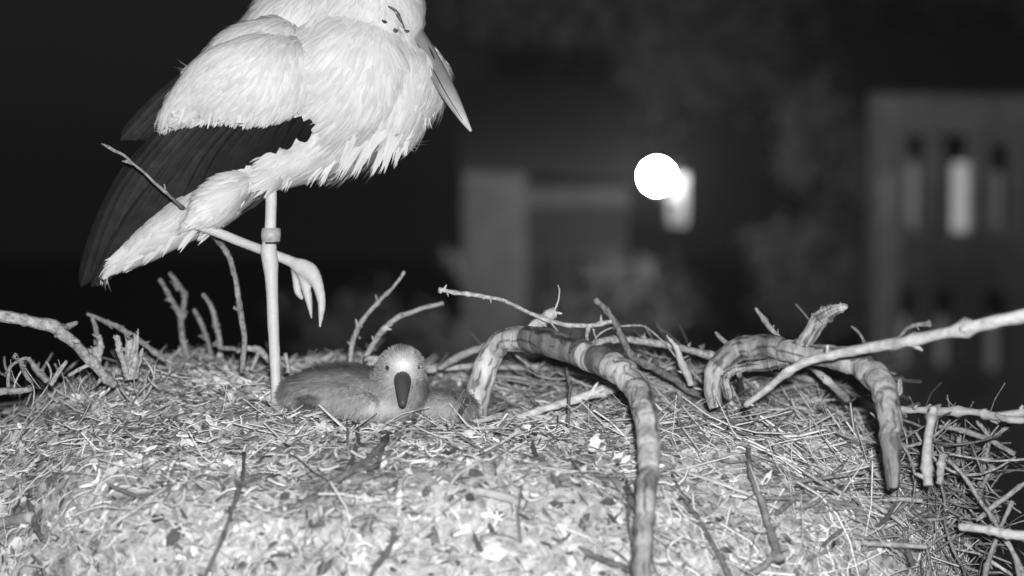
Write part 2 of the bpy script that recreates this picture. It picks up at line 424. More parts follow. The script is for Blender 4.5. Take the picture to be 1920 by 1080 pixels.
twig('hanging_twig', 'long grey twig bowing down from the stork tail to the nest', 'twig',
     [(190, 270, 2.30, 1.6), (212, 280, 2.30, 3), (234, 293, 2.30, 2.8), (280, 331, 2.31, 2.8), (322, 371, 2.33, 3), (360, 405, 2.44, 4.5), (395, 438, 2.5, 5), (424, 472, 2.5, 5.5), (441, 520, 2.5, 5.5), (449, 570, 2.5, 5.5), (457, 630, 2.5, 5.5), (455, 700, 2.5, 5.5)],
     'gtwig', side=[[(252, 308, 2.31, 2.5), (240, 303, 2.30, 3), (230, 302, 2.30, 2)], [(447, 582, 2.5, 3), (438, 577, 2.5, 2.5)], [(310, 360, 2.32, 2), (308, 345, 2.32, 1.5)]], nubs=5)
twig('twig_fork', 'dark forked twig standing at the back left of the nest with bent tips', 'twig',
     [(356, 690, 2.75, 6), (344, 640, 2.75, 6), (336, 592, 2.75, 6), (318, 556, 2.75, 5), (299, 524, 2.75, 4)], 'gtwig',
     side=[[(340, 600, 2.75, 5), (346, 560, 2.75, 5), (336, 535, 2.75, 5), (318, 511, 2.75, 4)], [(343, 596, 2.75, 4), (350, 583, 2.75, 3)], [(334, 545, 2.75, 3.5), (325, 528, 2.75, 3)], [(322, 566, 2.75, 3), (312, 560, 2.75, 3)]], nubs=4)
twig('thin_twig', 'thin dark straight twig between the forked one and the crooked one', 'twig',
     [(402, 688, 2.8, 4), (386, 630, 2.8, 4), (374, 600, 2.8, 4.5), (364, 580, 2.8, 4)], 'gtwig', nubs=3)
twig('crooked_twig', 'grey crooked twig left of the standing leg, kinked at its foot', 'twig',
     [(379, 552, 2.7, 4), (396, 575, 2.7, 5), (405, 610, 2.7, 5.5), (414, 640, 2.7, 6), (412, 650, 2.7, 5), (438, 655, 2.7, 4), (446, 662, 2.7, 4)], 'gtwig', nubs=4)
twig('bent_stick', 'short pale bent stick ending behind the foot of the stork', 'stick',
     [(444, 660, 2.6, 5), (462, 653, 2.6, 6), (484, 655, 2.6, 6), (498, 668, 2.6, 6), (518, 688, 2.6, 6)], 'twig', side=[[(485, 658, 2.6, 4), (478, 680, 2.6, 4), (470, 695, 2.6, 4)]], nubs=2)
twig('knotted_branch', 'stout knotted branch entering from the left edge', 'branch',
     [(-30, 588, 2.3, 11), (20, 596, 2.3, 11), (70, 605, 2.31, 11), (108, 617, 2.32, 13), (122, 628, 2.32, 14), (150, 656, 2.34, 10), (182, 690, 2.36, 10), (215, 722, 2.38, 8)], 'gtwig', nubs=3, sh=lambda t, q: 1.45)
twig('slim_branch', 'slim dark branch slanting down to the right above the left rim', 'branch',
     [(163, 588, 2.55, 3), (200, 604, 2.55, 4.5), (232, 620, 2.55, 5.5), (262, 640, 2.55, 5.5), (310, 676, 2.55, 5)], 'gtwig', side=[[(172, 594, 2.55, 3), (180, 620, 2.55, 5), (182, 660, 2.55, 6), (186, 690, 2.55, 5)]], nubs=4)
twig('splintered_stump', 'broad splintered upright chip at the left rim', 'stick',
     [(246, 712, 2.44, 13), (243, 680, 2.44, 11), (245, 655, 2.44, 9), (243, 634, 2.44, 7)], 'gtwig', jag=2.2, rough=.7, nubs=2, sh=lambda t, q: 1.5,
     side=[[(250, 690, 2.435, 6), (255, 650, 2.435, 5), (259, 616, 2.435, 1)], [(240, 690, 2.43, 4), (250, 660, 2.43, 4), (253, 626, 2.43, 1)], [(256, 700, 2.44, 4), (262, 670, 2.44, 4), (268, 652, 2.44, 1)]])
twig('upright_chip', 'narrow pale upright chip left of the splintered one', 'stick',
     [(236, 700, 2.43, 6), (228, 668, 2.43, 6), (216, 630, 2.43, 5)], 'gtwig', nubs=1, sh=lambda t, q: 1.5, jag=1)
twig('broken_stick', 'stubby broken stick under the slim dark branch', 'stick',
     [(180, 695, 2.45, 9), (182, 670, 2.45, 9), (176, 650, 2.45, 6)], 'gtwig', nubs=2, sh=lambda t, q: 1.5, jag=1.2, side=[[(184, 680, 2.45, 7), (188, 650, 2.45, 6), (187, 628, 2.45, 4)]])
twig('looped_twig', 'pale thin twig bent in a loop at the far left', 'twig',
     [(22, 740, 2.33, 3.5), (14, 715, 2.33, 3.5), (18, 692, 2.33, 3.5), (34, 676, 2.33, 3.5), (52, 672, 2.33, 4), (66, 690, 2.33, 6), (88, 716, 2.34, 6)], 'gtwig', nubs=3, side=[[(40, 676, 2.33, 5), (44, 694, 2.34, 4), (58, 716, 2.35, 4)], [(30, 672, 2.33, 6), (26, 664, 2.33, 4)]])
twig('left_splinter', 'short splinter leaning right near the far left edge', 'stick', [(94, 722, 2.34, 4), (108, 700, 2.34, 4.5), (125, 676, 2.34, 3.5)], 'gtwig', nubs=1, sh=lambda t, q: 1.5)
twig('rim_straw', 'thin bright stick lying across the left rim below the knotted branch', 'stick', [(128, 704, 2.36, 3), (150, 692, 2.35, 4), (172, 681, 2.35, 3.5)], 'twig', nubs=0)
twig('edge_stick', 'pale stick poking out at the left edge below the looped twig', 'stick', [(-20, 738, 2.3, 7), (20, 735, 2.32, 7), (60, 728, 2.34, 6)], 'gtwig', nubs=1, sh=lambda t, q: 1.5)
twig('leg_side_twig', 'short pale twig standing just right of the standing foot', 'twig', [(541, 700, 2.55, 6), (538, 682, 2.55, 4), (535, 662, 2.55, 4.5)], nubs=1)
twig('arched_root', 'pale stick curving from the nest up behind the left foot of the bent branch', 'stick',
     [(822, 690, 2.62, 5), (850, 674, 2.6, 7), (880, 660, 2.58, 7), (912, 650, 2.56, 7)], 'wood', nubs=2)
twig('pale_stick', 'bright smooth stick with a sawn end lying inside the bent branch', 'stick',
     [(970, 784, 2.40, 8), (1010, 771, 2.42, 7), (1060, 755, 2.44, 7.5), (1100, 742, 2.46, 9), (1140, 732, 2.48, 10), (1152, 728, 2.48, 9)], 'wood', nubs=3, sh=lambda t, q: 1.35)
twig('lying_stick', 'bright stick lying level below the smooth sawn one', 'stick', [(998, 783, 2.42, 5), (1040, 786, 2.41, 6), (1090, 794, 2.40, 6), (1120, 800, 2.38, 5)], 'wood', nubs=1)
twig('front_stick', 'bright bent stick sloping down to the right foot of the bent branch', 'stick', [(1068, 778, 2.42, 5), (1110, 780, 2.40, 6), (1150, 800, 2.36, 6), (1195, 812, 2.32, 6), (1240, 806, 2.32, 5)], 'wood', nubs=2)
twig('ground_stick', 'long slender stick lying from the chick to the left foot of the bent branch', 'stick', [(780, 802, 2.36, 4), (840, 797, 2.37, 5), (900, 788, 2.38, 5.5), (942, 778, 2.40, 5.5)], 'wood', nubs=2)
twig('split_splinter', 'pale splintered upright splinter between the two arches', 'stick',
     [(1296, 724, 2.45, 6), (1288, 700, 2.45, 7), (1276, 672, 2.45, 7), (1264, 645, 2.45, 4), (1250, 628, 2.45, 1)], 'wood', nubs=2, side=[[(1285, 690, 2.45, 3), (1268, 650, 2.45, 2), (1262, 640, 2.45, 1)]])
twig('crossing_twig', 'thin twig crossing behind the pale splinter', 'twig', [(1270, 660, 2.5, 2), (1292, 690, 2.5, 2.5), (1318, 718, 2.5, 3)], 'gtwig', nubs=1)
twig('rim_peg', 'tiny peg sticking up left of the second arch', 'twig', [(1376, 652, 2.5, 4), (1354, 636, 2.5, 5), (1341, 623, 2.5, 3)], 'gtwig', nubs=2)
twig('rim_twig', 'short knobby twig leaning left above the second arch', 'twig', [(1470, 642, 2.45, 4), (1444, 614, 2.45, 5), (1417, 577, 2.45, 3.5)], 'gtwig', nubs=4, sh=lambda t, q: 1.4)
twig('fine_twig', 'very fine dark twig behind the broken stump of the second arch', 'twig', [(1520, 604, 2.6, 1.4), (1506, 586, 2.6, 1.4), (1492, 570, 2.6, 1.2)], 'gtwig', nubs=0)
twig('small_hook', 'short dark twig rising behind the long pale branch near the second arch', 'twig', [(1624, 650, 2.5, 3), (1612, 626, 2.5, 3), (1596, 611, 2.5, 2)], 'gtwig', nubs=0)
twig('slanted_strut', 'pale strut sloping down right under the second arch', 'stick', [(1520, 686, 2.45, 7), (1550, 712, 2.42, 7), (1590, 750, 2.46, 8)], 'wood', nubs=1, sh=lambda t, q: .8)
twig('level_branch', 'rough level branch leaving the right rim towards the right edge', 'branch',
     [(1662, 770, 2.3, 6), (1690, 768, 2.28, 7), (1760, 770, 2.26, 8), (1830, 773, 2.24, 9), (1875, 780, 2.22, 8), (1940, 770, 2.2, 11)], 'wood', rough=.4, nubs=10, sh=lambda t, q: .75,
     side=[[(1868, 778, 2.22, 5), (1900, 788, 2.2, 6), (1940, 786, 2.2, 6)]])
twig('upright_stick', 'pale upright peg with a chewed top at the right rim', 'stick', [(1740, 910, 2.16, 10), (1738, 860, 2.17, 10), (1742, 810, 2.18, 9), (1752, 765, 2.19, 8)], 'wood', nubs=1, sh=lambda t, q: .85)
twig('low_peg', 'short pale peg right of and lower than the chewed upright peg', 'stick', [(1762, 905, 2.18, 6), (1765, 880, 2.18, 7), (1770, 850, 2.18, 7)], 'gtwig', nubs=0, sh=lambda t, q: 1.5)
twig('fringe_twig', 'crooked twig dropping right from under the level branch', 'twig', [(1760, 800, 2.35, 4), (1800, 806, 2.35, 6), (1845, 820, 2.35, 5), (1880, 838, 2.35, 5), (1903, 852, 2.35, 5)], 'gtwig', nubs=3, side=[[(1832, 788, 2.35, 4), (1850, 815, 2.35, 4), (1852, 850, 2.36, 5), (1840, 900, 2.38, 6), (1832, 940, 2.38, 5)], [(1862, 822, 2.35, 4), (1890, 800, 2.35, 4), (1912, 780, 2.35, 4)]])
twig('wire_twig', 'thin level twig running to the right edge below the fringe twig', 'twig', [(1780, 852, 2.25, 1.8), (1820, 858, 2.25, 2), (1870, 864, 2.25, 2.2), (1935, 860, 2.25, 2.5)], 'twig', nubs=0)
twig('crossed_twig', 'straight twig slanting down right through the tangle at the right rim', 'twig', [(1778, 862, 2.22, 3), (1800, 884, 2.22, 3.5), (1838, 938, 2.22, 4), (1872, 990, 2.22, 4), (1905, 1045, 2.22, 4), (1920, 1085, 2.22, 5)], 'gtwig', nubs=2, sh=lambda t, q: 1.2)
twig('rising_twig', 'grey twig rising to the right edge from the rim tangle', 'twig', [(1830, 976, 2.26, 4), (1870, 945, 2.26, 5), (1905, 918, 2.26, 5), (1940, 896, 2.26, 5)], 'gtwig', nubs=1, sh=lambda t, q: 1.2)
twig('edge_branch', 'thick bright branch sticking out to the right edge low on the flank', 'branch', [(1800, 988, 2.2, 7), (1850, 992, 2.18, 9), (1890, 1002, 2.17, 10), (1940, 1008, 2.16, 11)], 'wood', nubs=1)
twig('forked_root', 'crooked rootlet hanging below the bright edge branch', 'twig', [(1898, 940, 2.24, 5), (1885, 970, 2.24, 4), (1868, 1010, 2.24, 4), (1852, 1060, 2.24, 6), (1845, 1090, 2.24, 6)], 'gtwig', nubs=2, side=[[(1876, 1000, 2.22, 3), (1900, 1040, 2.22, 4), (1912, 1085, 2.22, 5)]])
twig('stubby_rootlet', 'stubby rootlet pointing up in the rim tangle', 'twig', [(1840, 915, 2.3, 5), (1850, 895, 2.3, 5), (1862, 872, 2.3, 5)], 'gtwig', nubs=1)
twig('inner_rootlet', 'straight grey rootlet inside the rim tangle under the level branch', 'twig', [(1795, 872, 2.34, 5), (1797, 845, 2.34, 5), (1799, 820, 2.34, 5)], 'gtwig', nubs=0)
twig('dark_branch', 'long dark knotty twig running down the front right of the nest', 'twig',
     [(1385, 700, 2.30, 5), (1392, 745, -.03, 6), (1400, 800, -.035, 5), (1404, 850, -.035, 4), (1412, 900, -.03, 6), (1430, 950, -.03, 6.5), (1448, 1005, -.03, 8), (1462, 1050, -.03, 9)], 'dtwig', nubs=7, rough=.4, side=[[(1404, 862, -.035, 3), (1370, 866, -.02, 2.5), (1340, 858, -.02, 2)], [(1456, 1040, -.03, 6), (1430, 1062, -.02, 8), (1400, 1075, -.01, 5)]])  # cast shadow streak on the nest, modelled as a dark tube
twig('dark_fork', 'dark forked twig on the front of the nest below the chick', 'twig',
     [(540, 950, None, 5), (575, 942, None, 6), (620, 908, None, 6), (652, 886, -.02, 8), (690, 860, -.025, 6), (722, 826, -.025, 6), (748, 792, -.02, 5)], 'dtwig', nubs=5, sh=lambda t, q: .7,
     side=[[(652, 884, -.02, 6), (664, 850, -.02, 4), (672, 820, -.02, 4), (664, 795, -.02, 4)], [(660, 884, -.02, 5), (706, 872, -.02, 4), (718, 838, -.02, 3.5), (735, 800, -.02, 3)],
           [(650, 880, -.02, 4), (628, 876, None, 3), (640, 862, None, 2.5)]])
twig('dry_stem', 'thin dark stem with a side shoot, front of the nest below the standing leg', 'twig',
     [(457, 850, -.02, 3.5), (455, 895, -.02, 3.5), (446, 925, -.02, 5), (432, 965, -.02, 3), (420, 1002, -.02, 4), (396, 1055, -.02, 3), (380, 1090, -.02, 3)], 'dtwig', nubs=3, sh=lambda t, q: .7, side=[[(450, 912, -.02, 3), (468, 902, -.02, 2.5), (490, 896, -.02, 2)]])  # shadow line of an upright twig, built as dark geometry
twig('dark_root', 'dark curved rootlet at the bottom edge of the nest in the middle', 'twig',
     [(738, 990, -.015, 5), (734, 1020, -.015, 4.5), (718, 1045, -.015, 5), (700, 1068, -.015, 4), (690, 1090, None, 3)], 'dtwig', nubs=3, sh=lambda t, q: .7)
twig('dark_sprig', 'dark sprig left of the bent branch low on the nest', 'twig',
     [(1172, 900, None, 4), (1182, 930, -.015, 6), (1196, 960, -.02, 4), (1220, 975, -.02, 2.5)], 'dtwig', nubs=3, sh=lambda t, q: .7, side=[[(1182, 930, -.02, 5), (1178, 980, -.02, 3), (1186, 1020, -.02, 2.5)]])
twig('bottom_twig', 'dark twig lying from the bent branch down to the left at the bottom', 'twig',
     [(1085, 1025, None, 3), (1120, 1045, None, 5), (1160, 1060, None, 6), (1200, 1080, None, 5)], 'dtwig', nubs=3, sh=lambda t, q: .7)
twig('slope_twig', 'dark bent twig between the bent branch and the long dark twig', 'twig',
     [(1260, 890, None, 2.5), (1280, 930, None, 3), (1310, 975, None, 4), (1345, 1035, None, 5), (1370, 1085, None, 5)], 'dtwig', nubs=3, sh=lambda t, q: .7)
twig('left_dark_twig', 'dark wavy twig on the lower left of the nest', 'twig',
     [(64, 885, None, 4), (56, 930, None, 5), (66, 985, None, 6), (78, 1010, None, 5)], 'dtwig', nubs=2, sh=lambda t, q: .7)
twig('long_straw', 'long pale stalk slanting across the middle of the nest', 'stalk', [(836, 925, None, 2), (860, 890, None, 3), (900, 865, None, 3.2), (960, 836, None, 3)], 'wood', nubs=0)
twig('left_stalk', 'pale stalk slanting up right on the lower left of the nest', 'stalk', [(205, 988, None, 3), (240, 965, None, 4), (275, 940, None, 3.5), (312, 912, None, 2.5)], 'wood', nubs=0)
twig('broad_stick', 'thick worn stick end at the left edge low on the nest', 'stick', [(-30, 985, -.012, 11), (10, 978, -.012, 11), (58, 970, -.012, 10)], 'wood', nubs=0, sh=lambda t, q: .8)
twig('thick_twig', 'thick half buried grey stick below the middle of the nest', 'stick', [(880, 918, None, 7), (930, 928, None, 9), (985, 945, None, 9)], 'wood', nubs=1, sh=lambda t, q: .85)
twig('chick_stalk', 'thin upright stalk in front of the breast of the chick', 'stalk', [(655, 860, -.03, 2.5), (652, 820, -.05, 2.5), (651, 775, -.06, 2.5)], 'wood', nubs=0, sh=lambda t, q: .7)
twig('leaning_straw', 'long bright stalk sloping down right on the front right of the nest', 'stalk', [(1260, 880, None, 2.5), (1330, 900, None, 3), (1400, 925, None, 3.5), (1470, 960, None, 3)], 'wood', nubs=0)
twig('right_straw', 'bright smooth stick end on the right flank', 'stick', [(1690, 958, -.012, 4), (1730, 960, -.012, 8), (1790, 966, -.012, 6)], 'wood', nubs=0)
# fine twigs under the arches
k = 0
LAB = ['thin rim stick low under the left half of the bent branch', 'thin rim stick sloping down right under the bent branch', 'fine upright twig seen through the bent branch',
       'fine twig crossing the gap inside the bent branch', 'pale rim stick just right of the bent branch shoulder', 'thin rim stick fanning down right of the leaning grey stick',
       'pale rim stick beneath the second arch', 'dark rim stick beneath the second arch', 'fine twig slanting under the left part of the bent branch', 'thin rim stick running level into the second arch',
       'long rim stick right of the chick head', 'fine dark upright twig in front of the pale sawn stick']
SP = [([(930, 690, 2.7, 5), (1000, 688, 2.72, 6), (1080, 692, 2.74, 5), (1180, 700, 2.76, 4)], 'wood'), ([(1040, 690, 2.65, 4), (1110, 706, 2.6, 4), (1190, 738, 2.55, 4)], 'twig'),
      ([(1052, 620, 2.6, 1.5), (1060, 680, 2.56, 2), (1072, 745, 2.5, 2.5)], 'gtwig'), ([(962, 662, 2.55, 2), (990, 684, 2.56, 2), (1010, 700, 2.58, 2)], 'twig'),
      ([(1195, 700, 2.7, 5), (1240, 720, 2.66, 5), (1290, 740, 2.6, 4)], 'wood'), ([(1200, 690, 2.74, 4), (1290, 710, 2.7, 4), (1370, 740, 2.64, 4)], 'gtwig'),
      ([(1430, 690, 2.6, 6), (1470, 700, 2.6, 6), (1540, 715, 2.6, 5)], 'twig'), ([(1440, 735, 2.6, 5), (1520, 720, 2.62, 5), (1600, 728, 2.6, 5)], 'gtwig'),
      ([(1000, 700, 2.6, 3), (1030, 672, 2.6, 3), (1060, 664, 2.6, 3)], 'gtwig'), ([(1180, 686, 2.66, 3), (1260, 690, 2.66, 3), (1345, 700, 2.6, 3)], 'twig'),
      ([(800, 694, 2.7, 5), (850, 690, 2.7, 6), (905, 684, 2.7, 6)], 'wood'), ([(1070, 720, 2.38, 2.5), (1066, 760, 2.34, 3), (1067, 800, 2.3, 3)], 'dtwig')]
for (pts, mm), lb in zip(SP, LAB):
    twig('rim_stick' if 'rim' in lb else 'fine_twig', lb, 'stick' if 'rim' in lb else 'twig', pts, mm, nubs=3, group='loose sticks under the arched branches')
# ------------------------------------------------------------------ STORK
SD = 2.46
sb = MB()
loft(sb, [(395, 345, .03, 40, .04), (470, 270, .035, 66, .06), (560, 195, .02, 118, .095), (640, 150, .01, 150, .115), (710, 145, 0, 128, .105), (752, 150, 0, 86, .08)], sides=28)
loft(sb, [(615, 60, -.03, 40, .05), (612, 110, -.045, 46, .05), (606, 165, -.04, 40, .05)], sides=18)       # shoulder
loft(sb, [(480, 110, .02, 70, .08), (560, 55, .02, 90, .09), (640, 30, .01, 90, .085), (690, 60, 0, 90, .08)], sides=24)     # back and shoulders
loft(sb, [(640, -10, .0, 60, .06), (690, 20, -.02, 66, .055), (730, 22, -.035, 69, .05), (738, 30, -.04, 56, .045)], sides=24)   # head
loft(sb, [(700, 90, -.03, 70, .05), (742, 140, -.02, 72, .06), (745, 190, -.01, 66, .06)], sides=20)                         # neck folded on breast
loft(sb, [(530, 305, -.01, 32, .035), (514, 318, -.035, 28, .03), (509, 336, -.05, 18, .016)], sides=18)                        # thigh of the standing leg
leg = [(509, 320, -.05, 11, .0075), (508, 400, -.05, 11, .0075), (506, 440, -.05, 12, .0085), (504, 470, -.05, 15.5, .011), (507, 495, -.05, 15.5, .011), (509, 530, -.05, 12, .008), (512, 600, -.05, 11.5, .0078), (516, 690, -.05, 10.5, .0075), (519, 760, -.05, 11, .008)]
loft(sb, leg, sides=14)
for tx, ty, dz in ((535, 782, -.11), (505, 788, -.10), (560, 772, -.07), (500, 768, 0.0)):
    loft(sb, [(519, 762, -.05, 8, .006), (lerp(519, tx, .6), lerp(762, ty, .5), lerp(-.05, dz, .6), 6, .005), (tx, ty, dz, 3, .003)], sides=8)
loft(sb, [(480, 310, .0, 48, .05), (405, 375, -.02, 46, .045), (330, 420, -.03, 38, .035), (262, 465, -.03, 28, .025), (212, 500, -.03, 12, .012)], sides=20)   # vent and under tail
loft(sb, [(620, 245, .0, 72, .075), (575, 290, -.01, 46, .05), (520, 322, -.02, 32, .04)], sides=18)
loft(sb, [(440, 352, -.04, 32, .03), (400, 385, -.06, 34, .03), (372, 408, -.07, 18, .015)], sides=16)                       # thigh of the raised leg
loft(sb, [(350, 416, -.08, 9, .006), (400, 433, -.06, 10, .0065), (450, 453, -.04, 10, .0065), (505, 474, -.01, 10, .007), (545, 490, -.01, 11, .008), (560, 497, -.015, 13, .008)], sides=12)
loft(sb, [(558, 497, -.015, 15, .008), (580, 508, -.02, 17, .009), (595, 532, -.025, 12, .008), (603, 566, -.03, 8.5, .006), (602, 590, -.03, 6.5, .005), (600, 616, -.03, 2.5, .002)], sides=12)
loft(sb, [(566, 502, -.01, 14, .008), (574, 540, -.015, 10, .007), (580, 568, -.02, 7, .006), (585, 599, -.02, 2.5, .003)], sides=10)
loft(sb, [(553, 497, .0, 10, .007), (556, 530, .0, 8, .006), (559, 548, .0, 8, .006), (567, 560, .0, 5, .004)], sides=10)
sbody, sinfo = remeshed(sb, 0.0026, 8, 0.6)
stork = sbody.build('stork', M['plumage'], origin=P(519, 770, 2.41))
tag(stork, 'adult white stork asleep on one leg with its other foot tucked up', 'stork')
def flow(x, y):
    """screen direction in which plumage lies"""
    if x < 480 and y > 300: return (-0.8, 0.62)
    if y < 95 and x > 650: return (0.25 if x > 720 else -0.3, 1.0)
    t = smooth(520, 800, x)
    return (lerp(-0.85, -0.12, t), lerp(0.62, 1.0, t))
def legzone(x, y, d):
    if y > 342 and x > 452: return True
    if y > 404 and x > 340:
        ly = 414 + (x - 350) * 0.39
        return abs(y - ly) < 15 and d < SD - .0
    return False
fm = MB()
for i in range(21000):
    p, n = random.choice(sinfo)
    if n.y > 0.55 and rnd() < .7: continue
    x, y, d = pix(p)
    if legzone(x, y, d) or (x < 500 and y < 300): continue
    fx, fy = flow(x, y)
    nz = noise.noise(p * 18); nz2 = noise.noise(p * 9 + Vector((5, 5, 5)))
    fx += nz * 0.55; fy += nz2 * 0.2
    f = RT * fx - UP * fy
    if y < 88 and x > 650: L, W, lift = ru(.008, .015), .003, .10
    else:
        br = smooth(560, 700, x) * smooth(120, 260, y)
        L = ru(.022, .038) + br * ru(.01, .03); W = ru(.006, .011) - br * .003; lift = ru(.02, .2) + br * .08
        if x < 480 and y > 330: L *= .9
    es = 1 - .55 * math.exp(-((x - 748) / 9) ** 2 - ((y - 48) / 12) ** 2) - .3 * math.exp(-((x - 742) / 8) ** 2 - ((y - 24) / 12) ** 2)
    blade(fm, p, n, f, L, W, lift, lift * ru(.6, 1.1) + L * 2.0, es * ru(.86, 1.08) * (1 + .10 * nz2), tw=ru(-.1, .1), pointy=ru(.7, 1.3))
def lock(x0, y0, x1, y1, dz, w=.012, k=6, spread=8, m=fm, sh=1.0):
    """shaggy lock of hanging plumes"""
    for _ in range(k):
        a = P(x0 + ru(-spread, spread), y0 + ru(-spread, spread), SD + dz + ru(-.01, .01)); b = P(x1 + ru(-spread, spread) * .35, y1 + ru(-14, 3), SD + dz + ru(-.01, .012))
        f = b - a; n = (-FWD + RT * ru(-.3, .3) + UP * ru(-.2, .2)).normalized(); n = (n - f * n.dot(f) / f.length_squared).normalized()
        blade(m, a, n, f.normalized(), f.length, w * ru(.6, 1.1), 0.04, 0.05, sh * ru(.88, 1.06), segs=6, tw=ru(-.06, .06), pointy=.8)
for x0, y0, x1, y1, dz in ((690, 245, 632, 338, -.04), (705, 250, 662, 334, -.04), (735, 250, 698, 331, -.03), (745, 245, 716, 327, -.05), (760, 240, 738, 315, -.03), (770, 225, 757, 296, -.04), (640, 270, 600, 352, -.03),
                          (620, 280, 575, 352, -.03), (780, 200, 776, 265, -.03), (795, 180, 806, 246, -.02), (805, 160, 813, 226, -.03), (812, 130, 822, 205, -.02), (800, 190, 795, 250, -.03), (660, 260, 640, 322, -.06), (560, 300, 530, 358, -.04),
                          (720, 240, 680, 312, -.05), (788, 205, 786, 262, -.02), (540, 300, 505, 352, -.055), (812, 95, 842, 132, -.02), (800, 80, 830, 118, -.03)):
    big = y1 > 290
    lock(x0, y0, x1, y1, dz, .006 if big else .004, 14 if big else 6, 11 if big else 6)
for x0, y0, x1, y1 in ((400, 420, 372, 462), (370, 430, 335, 470), (330, 440, 300, 480), (300, 460, 268, 498), (262, 480, 232, 512), (240, 470, 196, 502), (430, 380, 418, 425), (450, 370, 447, 405), (415, 390, 400, 430), (480, 330, 450, 378), (495, 320, 478, 366)):
    lock(x0, y0, x1, y1, -.05, .009, 5, 8)
fm.build('body_feathers', M['plumage'], stork)
# wing: dark flight feathers over a thin core, white coverts on top
wc = MB()
loft(wc, [(560, 215, -.035, 34, .012), (470, 250, -.035, 58, .012), (370, 300, -.035, 70, .012), (290, 365, -.028, 58, .012), (225, 435, -.018, 38, .010), (180, 500, -.01, 14, .006)], sides=18)
loft(wc, [(420, 110, -.03, 40, .02), (350, 180, -.03, 42, .018), (290, 225, -.025, 22, .012)], sides=14)
wcore, wi = remeshed(wc, 0.004, 6)
for i_, v_ in enumerate(wcore.v):
    wcore.a[i_] = lerp(1.1, .3, smooth(300, 480, pix(v_)[0]))
wing = wcore.build('wing', M['flight'], stork)
ff = MB()
def quill(b, mpt, t, dz0, dz1, W, sh):
    q = catmull([(b[0], b[1], SD + dz0), (mpt[0], mpt[1], SD + (dz0 + dz1) / 2 - .008), (t[0], t[1], SD + dz1)], 7)
    ps = [P(*a) for a in q]; n = len(ps); vs = []; shs = []; fs = []
    for i, p in enumerate(ps):
        tt = i / (n - 1); tg = (ps[min(n - 1, i + 1)] - ps[max(0, i - 1)]).normalized(); s = tg.cross(FWD).normalized()
        wd = W * .5 * (0.8 + .5 * tt) * math.sqrt(max(0.0, 1 - max(0, (tt - .72) / .28) ** 2.2)) + .0004
        vs += [p - s * wd + FWD * .004, p - s * wd * .2 - FWD * .001, p - FWD * .0022, p + s * wd * .2 - FWD * .001, p + s * wd + FWD * .003]
        shs += [sh * .8, sh, sh * 1.15, sh * 1.0, sh * .92]
    for i in range(n - 1):
        for k in range(4):
            a = i * 5 + k; fs.append((a, a + 1, a + 6, a + 5))
    ff.add(vs, fs, shs)
Q = []
for i in range(15):
    t = i / 14
    tip = (lerp(152, 560, t ** 1.15), lerp(538, 262, t ** .92) + ru(-3, 3))
    base = (lerp(330, 600, t), lerp(215, 200, t))
    mid = ((tip[0] + base[0]) / 2 - lerp(28, 2, t), (tip[1] + base[1]) / 2 - lerp(8, 0, t))
    Q.append((base, mid, tip, -.075 + .0 * t, lerp(-.03, -.06, t) - .004 * math.sin(i), ru(.016, .022), ru(.8, 1.5) * lerp(1.25, .25, smooth(.25, .9, t))))
for i, q in enumerate(Q): quill(*q)
for tip, base, mid in (((178, 470), (335, 225), (235, 330)), ((160, 505), (350, 230), (235, 365)), ((190, 530), (370, 240), (265, 390)), ((172, 538), (350, 260), (240, 410)), ((205, 520), (400, 240), (300, 370)), ((200, 395), (345, 225), (262, 300))):
    quill(base, mid, tip, -.07, -.03, .018, ru(1.0, 1.7))
for tip, base, mid in (((226, 263), (430, 80), (310, 175)), ((240, 262), (430, 95), (320, 185)), ((262, 262), (420, 115), (330, 195)), ((290, 255), (410, 130), (340, 200)), ((315, 262), (400, 150), (350, 215))):
    quill(base, mid, tip, -.045, -.03, .016, ru(1.1, 1.8))
ff.build('flight_feathers', M['flight'], wing)
cc = MB()
loft(cc, [(600, 130, -.062, 48, .02), (560, 136, -.078, 64, .024), (495, 145, -.092, 80, .03), (420, 158, -.095, 68, .026), (358, 190, -.09, 42, .02), (320, 215, -.085, 20, .012)], sides=20)
loft(cc, [(520, 75, -.06, 42, .03), (450, 85, -.075, 36, .025), (390, 112, -.075, 16, .012), (364, 125, -.07, 7, .006)], sides=14)
cm, ci = remeshed(cc, 0.0034, 6)
cov = cm.build('wing_coverts', M['plumage'], stork)
cf = MB()
for i in range(6500):
    p, n = random.choice(ci)
    if n.y > .5: continue
    x, y, d = pix(p); nz = noise.noise(p * 20)
    f = RT * (-.75 + .5 * nz + .5 * smooth(430, 600, x)) - UP * (.6 + .3 * smooth(430, 600, x))
    if y > 195: f = RT * (-.35 + .3 * nz) - UP
    blade(cf, p, n, f, ru(.014, .028), ru(.005, .010), ru(.02, .12), ru(.1, .16), ru(.84, 1.08) * (1 + .14 * nz), tw=ru(-.1, .1))
for i in range(60):
    x = lerp(305, 600, i / 59); yb = 236 - smooth(440, 600, x) * 45 + ru(-6, 4)
    lock(x + 8, yb - ru(12, 36), x - 3 + ru(-5, 5), yb + (ru(-4, 9) if x < 480 else ru(0, 24)), -.102 + .03 * smooth(520, 600, x), .006, 3, 6, m=cf, sh=.95)
cf.build('covert_feathers', M['plumage'], cov)
tl = MB()      # tail feathers behind the raised thigh, seen dark under the belly
for (x0, y0, x1, y1) in ((470, 340, 400, 425), (480, 350, 425, 420), (500, 345, 450, 400)):
    a = P(x0, y0, SD + .05); b = P(x1, y1, SD + .05); n = -FWD
    blade(tl, a, n, (b - a).normalized(), (b - a).length, .03, 0, 0, 2.0, segs=6)
tl.build('tail_feather', M['flight'], stork)
bl = MB()
